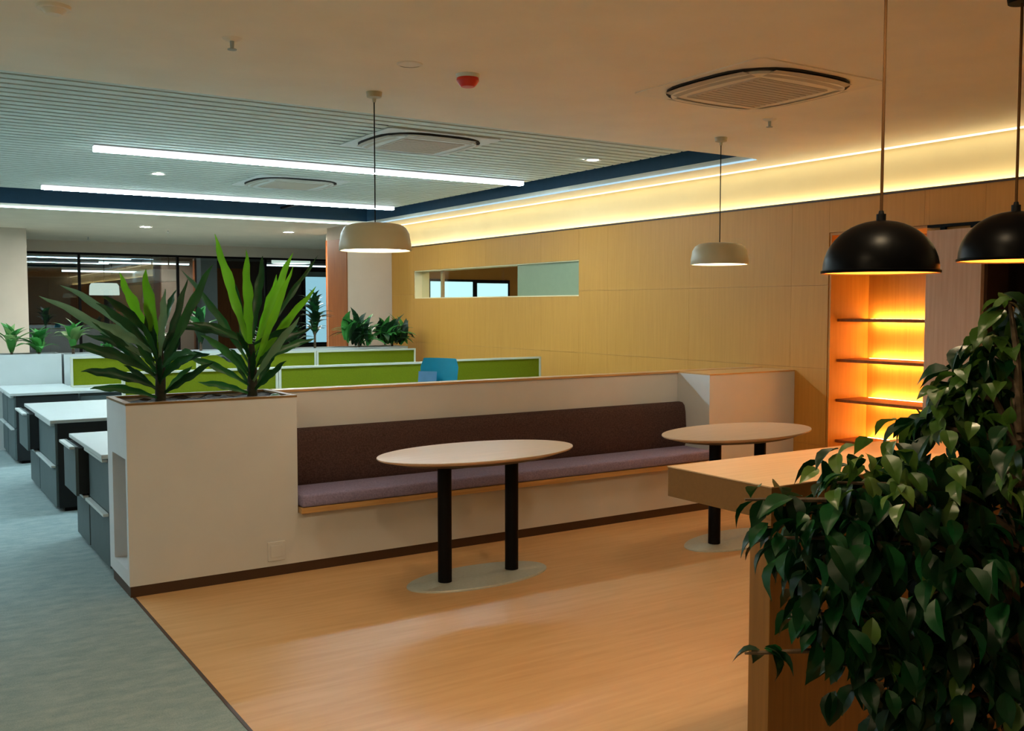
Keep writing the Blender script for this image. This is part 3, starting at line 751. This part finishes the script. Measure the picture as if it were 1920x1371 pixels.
t = thing('wood_partition_screen', 'brown wood partition panel behind the glass between the tall plants', 'partition', (6.9, 23.2, 0))
part('panel_board', MB().box(6.55, 23.2, 0, 7.0, 23.26, 2.5), M['woodred'], t, world=True)
part('panel_board', MB().box(7.01, 23.2, 0, 7.5, 23.26, 2.5), M['woodred'], t, world=True)
t = thing('white_column', 'slim pale column behind the glass left of the right tall plant', 'column', (6.1, 22.0, 0))
part('shaft', MB().box(6.00, 22.0, 0, 6.36, 22.35, 2.78), M['worktop'], t, world=True)
part('capital', MB().box(5.98, 21.98, 2.78, 6.38, 22.37, 2.86), M['worktop'], t, world=True)
w4 = struct('window_4', None, None, 'blue lit blind of a room behind the glass front', 'window')
part('window_frame', MB().box(9.85, 25.9, 0.55, 11.1, 26.0, 2.62), M['black'], w4)
part('blind', MB().box(9.93, 25.87, 0.60, 11.02, 25.9, 2.42), M['g_blind'], w4)
part('blind_head', MB().box(9.93, 25.86, 2.42, 11.02, 25.9, 2.56), M['frame'], w4)

# ------------------------------------------------------------------ plants
RV = Vector((0.84, -0.543, 0)); FV = Vector((0.543, 0.84, 0)); UP = Vector((0, 0, 1))
def strap_leaf(base, tip, width, sag=0.05, roll=0.0, n=14, peak=0.55, face=None):
    """a long strap leaf from base to tip, folded along its midrib and thickened"""
    base = Vector(base); tip = Vector(tip)
    ctrl = base*0.5 + tip*0.5 + UP*sag
    mb = MB(); rows = []
    fv = (face or -FV)
    for i in range(n + 1):
        s = i / n
        p = base*(1-s)**2 + ctrl*2*s*(1-s) + tip*s*s
        d = ((ctrl-base)*(1-s) + (tip-ctrl)*s).normalized()
        side = d.cross(fv)
        if side.length < 0.05: side = d.cross(Vector((0.3, 0.2, 1)))
        side.normalize()
        side = Matrix.Rotation(roll + 0.15*s, 3, d) @ side
        nor = side.cross(d)
        if s < peak: w = 0.24 + 0.76*math.sin(s/peak*PI/2)**1.2
        else: w = max(0.0, math.cos((s-peak)/(1-peak)*PI/2))**0.8
        w *= width/2
        if i == n: w = 0.0012
        w *= 1 + 0.13*math.sin(i*1.9 + width*300)
        wob = 0.30*w*math.sin(i*1.7 + width*90)
        p = p + side*0.10*width*math.sin(i*1.3 + width*500)*s
        rows.append([p - side*w + nor*(w*0.30+wob), p - side*w*0.5 + nor*w*0.10, p, p + side*w*0.5 + nor*w*0.10, p + side*w + nor*(w*0.30-wob)])
    mb.grid(rows)
    return mb

def dracaena(loc, k, stem_h, leaves, label, n_extra, seed):
    rnd = random.Random(seed)
    t = thing('dracaena_plant', label, 'plant', loc, 0, 'tall strap leaved plants in the planter')
    part('stem', MB().tube([(0, 0, -0.03), (0.006, 0.004, stem_h*0.5), (0, 0, stem_h)], [0.032, 0.028, 0.018], 10), M['stem'], t, True)
    def P(dx, dy, dd): return RV*(dx*k) + UP*(dy*k) + FV*dd
    for (bx, by), (tx, ty), w, mat, dd, sag, roll in leaves:
        part('leaf', strap_leaf(P(bx*0.25, by, dd*0.1), P(tx, ty, dd), w*0.72, sag, roll), M[mat], t, True)
    for i in range(9):                       # short dark leaves clothing the foot of the stem
        a = i*2.4 + rnd.uniform(-0.3, 0.3); L = rnd.uniform(0.16, 0.30); el = R(rnd.uniform(35, 65))
        b = (math.cos(a)*0.015, math.sin(a)*0.015, stem_h*(0.08 + 0.09*i))
        part('leaf', strap_leaf(b, (b[0]+math.cos(a)*math.cos(el)*L, b[1]+math.sin(a)*math.cos(el)*L, b[2]+math.sin(el)*L), 0.034, 0.03, 0.0), M['dr_dark'], t, True)
    for i in range(n_extra):
        a = rnd.uniform(0, 2*PI); L = rnd.uniform(0.30, 0.50); el = R(rnd.uniform(15, 50))
        b = (math.cos(a)*0.015, math.sin(a)*0.015, stem_h*rnd.uniform(0.35, 1.0))
        tip = (b[0] + math.cos(a)*math.cos(el)*L, b[1] + math.sin(a)*math.cos(el)*L, b[2] + math.sin(el)*L - 0.03)
        part('leaf', strap_leaf(b, tip, rnd.uniform(0.036, 0.048), rnd.uniform(0.02, 0.08), rnd.uniform(-0.5, 0.5)), M['dr_dark'], t, True)
    return t
# ((base px from the stem foot), (tip), width, leaf kind, depth of the tip, sag, roll) in steps of about 3 mm
L1 = [((-14, 66), (-206, 198), 0.070, 'dr_grey', -0.10, 0.06, 0.3), ((-22, 86), (-204, 220), 0.068, 'dr_grey', 0.15, 0.07, 0.4),
      ((-30, 100), (-54, 240), 0.078, 'dr_light', -0.14, 0.01, 0.0), ((-6, 92), (-4, 246), 0.092, 'dr_light', -0.16, 0.0, 0.0),
      ((20, 62), (98, 258), 0.074, 'dr_dark', 0.05, 0.03, 0.2), ((10, 80), (30, 210), 0.060, 'dr_grey', -0.15, 0.02, 0.5),
      ((-40, 92), (-80, 152), 0.075, 'dr_grey', -0.30, 0.04, 0.1), ((-34, 52), (-125, 108), 0.085, 'dr_dark', -0.28, 0.07, 0.2),
      ((-24, 26), (-133, 58), 0.080, 'dr_dark', -0.10, 0.06, 0.1), ((-14, 8), (-96, 30), 0.062, 'dr_dark', -0.25, 0.05, 0.1),
      ((12, 12), (106, 76), 0.060, 'dr_dark', -0.05, 0.01, 0.3), ((16, 40), (92, 90), 0.070, 'dr_dark', -0.22, 0.06, 0.2),
      ((-8, 70), (-12, 190), 0.070, 'dr_dark', -0.10, 0.0, 0.1), ((-20, 60), (-64, 176), 0.066, 'dr_dark', -0.05, 0.02, 0.2),
      ((6, 60), (42, 230), 0.060, 'dr_dark', 0.12, 0.0, 0.2), ((-16, 40), (-110, 130), 0.066, 'dr_dark', 0.0, 0.05, 0.3)]
L2 = [((-12, 88), (-66, 304), 0.078, 'dr_light', 0.0, 0.02, 0.1), ((-4, 80), (-2, 274), 0.080, 'dr_light', -0.06, 0.0, 0.0),
      ((6, 110), (12, 266), 0.070, 'dr_dark', 0.16, 0.0, 0.1), ((10, 82), (72, 272), 0.076, 'dr_light', 0.10, 0.0, 0.15),
      ((14, 90), (112, 268), 0.050, 'dr_dark', 0.25, 0.02, 0.6), ((14, 48), (88, 242), 0.062, 'dr_light', -0.12, 0.01, 0.2),
      ((16, 60), (122, 206), 0.066, 'dr_light', 0.02, 0.03, 0.4), ((12, 28), (104, 150), 0.066, 'dr_grey', -0.18, 0.04, 0.4),
      ((-20, 64), (-94, 204), 0.064, 'dr_dark', -0.05, 0.03, 0.2), ((-22, 60), (-150, 240), 0.052, 'dr_grey', 0.22, 0.05, 0.5),
      ((-10, 6), (-86, 30), 0.058, 'dr_dark', -0.15, 0.03, 0.1), ((-16, 22), (-104, 78), 0.060, 'dr_dark', -0.2, 0.05, 0.2),
      ((10, 10), (72, 70), 0.056, 'dr_dark', -0.1, 0.01, 0.2), ((-18, 40), (-70, 118), 0.064, 'dr_dark', -0.25, 0.06, 0.2),
      ((10, 50), (80, 170), 0.064, 'dr_dark', 0.10, 0.02, 0.2), ((-6, 60), (-40, 220), 0.066, 'dr_dark', 0.10, 0.0, 0.1),
      ((8, 70), (40, 230), 0.066, 'dr_light', 0.14, 0.0, 0.1)]
dracaena((1.33, 5.77, 1.04), 0.00305, 0.34, L1, 'left strap leaved plant with grey drooping leaves at the planter end', 7, 3)
dracaena((1.865, 5.77, 1.04), 0.00321, 0.32, L2, 'right strap leaved plant with tall bright green upright leaves', 6, 5)
part('pebble', MB().lathe([(0, 0), (0.030, 0.004), (0.034, 0.015), (0.022, 0.028), (0, 0.032)], 12, 1.95, 5.60, 1.038), M['dr_grey'], pa, True, world=True)

def leaf_mesh(name, L, W, mat, arch=0.25, fold=0.25, n=6):
    """leaf lying along +Y from the origin, arching upward then down"""
    mb = MB(); rows = []
    for i in range(n + 1):
        s = i/n
        w = W/2*max(0.03, math.sin(PI*min(1, s*0.94 + 0.06))**0.8) if i < n else 0.001
        z = arch*L*math.sin(s*PI*0.8) - 0.15*L*s*s
        rows.append([(-w, L*s, z + fold*w), (0, L*s, z), (w, L*s, z + fold*w)])
    return mb.grid(rows).mesh(name, M[mat], True)
LM = {}
def rosette(loc, n, L, W, mats, label, el=(15, 80), seed=1, group='small plants in the far planter troughs', stem=0.06, name='leafy_plant', spread=0.0):
    rnd = random.Random(seed)
    t = thing(name, label, 'plant', loc, 0, group)
    part('stem', MB().tube([(0, 0, -0.02), (0, 0, stem)], [0.018, 0.012], 8), M['bark'], t, True)
    for m in mats:
        if (m, L, W) not in LM: LM[(m, L, W)] = leaf_mesh('leaf', L, W, m)
    for i in range(n):
        e = rnd.uniform(*el); a = 2.4*i + rnd.uniform(-0.3, 0.3); s = rnd.uniform(0.75, 1.1)
        hz = stem*rnd.uniform(0.3, 1.0)
        sp = spread*rnd.random()
        link('leaf', LM[(mats[i % len(mats)], L, W)], t, (sp*math.cos(a), sp*math.sin(a), hz), (R(e), 0, a), (s, s, s))
    return t
rosette((1.22, 12.24, 1.03), 20, 0.37, 0.095, ['aglo', 'aglo_l'], 'small pale green plant at the left picture edge in the far trough', (25, 80), 2)
rosette((1.50, 12.24, 1.03), 22, 0.30, 0.115, ['aglo'], 'small mid green plant, second from the left in the far trough', (10, 75), 3)
rosette((1.86, 12.24, 1.02), 22, 0.30, 0.10, ['aglo_l', 'aglo'], 'small yellowish green plant, third from the left in the far trough', (20, 80), 4, stem=0.16)
rosette((2.25, 12.24, 1.02), 18, 0.30, 0.085, ['shrub', 'aglo'], 'dark small plant in the far trough behind the left tall plant', (15, 75), 5)
rosette((2.75, 12.24, 1.02), 18, 0.34, 0.09, ['shrub', 'aglo'], 'dark leafy plant in the far trough between the two tall plants', (15, 80), 6)
rosette((3.32, 12.24, 1.02), 22, 0.40, 0.10, ['aglo', 'shrub'], 'taller leafy plant in the far trough left of the right tall plant', (25, 85), 7, stem=0.25)
rosette((4.10, 12.24, 1.02), 22, 0.30, 0.08, ['shrub', 'dr_dark'], 'low dark plant in the far trough right of the tall plant', (10, 80), 8)
rosette((4.52, 12.24, 1.02), 26, 0.30, 0.08, ['shrub', 'dr_dark'], 'low dark plant in the far trough left of the upright shrub', (10, 80), 13)
rosette((4.82, 12.26, 1.02), 80, 0.27, 0.075, ['shrub', 'dr_dark'], 'upright dark shrub in the far trough before the brown wall', (15, 75), 9, stem=0.55)
rosette((5.42, 12.20, 1.02), 56, 0.42, 0.10, ['aglo', 'shrub'], 'bushy green plant in the far trough, left of two by the column', (-5, 85), 10, spread=0.20, stem=0.12)
rosette((5.92, 12.20, 1.02), 60, 0.38, 0.10, ['aglo', 'shrub'], 'bushy green plant in the far trough, right of two by the wood wall', (-5, 85), 12, spread=0.20, stem=0.12)

# ------------------------------------------------------------------ foreground ficus
fx = thing('ficus_plant', 'big dark green leafy ficus filling the right foreground', 'plant', (2.13, 1.15, 0))
o_f = Vector((2.13, 1.15, 0))
fp = thing('plant_pot', 'round dark pot under the foreground ficus', 'pot', (2.13, 1.15, 0))
part('pot_wall', MB().lathe([(0, 0), (0.15, 0), (0.20, 0.42), (0.21, 0.44), (0.19, 0.44), (0.18, 0.40), (0, 0.40)], 40), M['pot'], fp, True)
so = MB().lathe([(0, 0.415), (0.10, 0.412), (0.182, 0.405)], 24)
o = part('soil', so, M['soil'], fp); o['kind'] = 'stuff'
blobs = [((1.884, 1.31, 1.06), 0.25, 250), ((2.133, 1.28, 1.20), 0.235, 250), ((1.69, 1.385, 1.082), 0.125, 100), ((1.83, 1.356, 1.19), 0.125, 90),
         ((2.044, 1.253, 0.89), 0.26, 230), ((2.219, 1.298, 1.40), 0.115, 90), ((1.71, 1.355, 0.92), 0.095, 60), ((2.191, 1.267, 1.575), 0.045, 16),
         ((2.064, 1.331, 1.30), 0.11, 80), ((2.233, 1.25, 1.036), 0.32, 330), ((1.560, 1.425, 0.842), 0.026, 6), ((1.60, 1.445, 1.165), 0.04, 10), ((2.35, 1.2, 1.30), 0.22, 160), ((2.19, 1.30, 1.46), 0.085, 60), ((2.28, 1.24, 1.50), 0.07, 50), ((2.12, 1.32, 1.38), 0.07, 45), ((1.98, 1.24, 0.72), 0.17, 120), ((2.16, 1.15, 0.70), 0.2, 130), ((1.80, 1.32, 0.80), 0.12, 60)]
rnd = random.Random(21)
trunk = [(0, 0, 0.36), (0.01, 0.02, 0.6), (-0.01, 0.05, 0.85), (0.02, 0.08, 1.1), (0.06, 0.09, 1.4)]
part('trunk', MB().tube(trunk, [0.028, 0.024, 0.02, 0.014, 0.006], 10), M['bark'], fx, True)
leaves = []
for (c, r_, n) in blobs:
    c = Vector(c) - o_f
    st_z = max(0.5, min(1.3, c.z - 0.12))
    st_p = Vector((0, 0.05, st_z))
    mid = (st_p + c)*0.5 + Vector((0, 0, 0.05))
    part('branch', MB().tube([st_p, mid, c, c + (c - mid)*0.5*min(1, r_/0.1)], [0.010, 0.008, 0.005, 0.003], 6), M['bark'], fx, True)
    for i in range(n):
        d = Vector((rnd.gauss(0, 1), rnd.gauss(0, 1), rnd.gauss(0, 1))).normalized()
        p = c + d*r_*(rnd.random()**0.45)
        out = (p - c).normalized() if (p - c).length > 1e-4 else d
        tipd = (out*0.6 + Vector((rnd.uniform(-0.5, 0.5), rnd.uniform(-0.5, 0.5), -0.75))).normalized()
        leaves.append((p, tipd, rnd.uniform(0.75, 1.2), rnd))
def ficus_leaf(mat, L=0.072, W=0.040):
    mb = MB(); rows = []
    for s, w in ((0, 0.02), (0.12, 0.55), (0.32, 0.98), (0.52, 1.0), (0.72, 0.70), (0.88, 0.28), (1.0, 0.02)):
        z = 0.10*L*math.sin(s*PI) - 0.16*L*s*s
        rows.append([(-w*W/2, L*s, z + 0.20*w*W), (0, L*s, z), (w*W/2, L*s, z + 0.20*w*W)])
    return mb.grid(rows).mesh('leaf', M[mat], True)
FL = [ficus_leaf('ficus'), ficus_leaf('ficus', 0.085, 0.044), ficus_leaf('ficus', 0.06, 0.036)]
FLP = ficus_leaf('ficus_sheen', 0.066, 0.036)
cpos = Vector((0, 0, 1.58)) - o_f
leaves.sort(key=lambda q: (q[0] - cpos).length)
def leaf_matrix(p, d, s):
    y = d; ref = Vector((rnd.uniform(-0.6, 0.6), rnd.uniform(-0.6, 0.6), 1.0))
    x = y.cross(ref).normalized(); z = x.cross(y)
    m = Matrix((x*s, y*s, z*s)).transposed().to_4x4(); m.translation = p
    return m
rest = bmesh.new()
for i, (p, d, s, _) in enumerate(leaves):
    pale = (p.z > 1.18 and rnd.random() < 0.5) or rnd.random() < 0.03  # upper leaves get the painted sheen tone
    m = leaf_matrix(p, d, s)
    if i < 290:
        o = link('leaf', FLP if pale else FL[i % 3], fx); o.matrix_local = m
    else:
        n0 = len(rest.verts); f0 = len(rest.faces)
        rest.from_mesh(FLP if pale else FL[i % 3])
        rest.verts.ensure_lookup_table(); rest.faces.ensure_lookup_table()
        bmesh.ops.transform(rest, matrix=m, verts=rest.verts[n0:])
        for f in rest.faces[f0:]:
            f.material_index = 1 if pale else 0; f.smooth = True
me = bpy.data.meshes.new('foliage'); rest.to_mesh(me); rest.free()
me.materials.append(M['ficus']); me.materials.append(M['ficus_sheen'])
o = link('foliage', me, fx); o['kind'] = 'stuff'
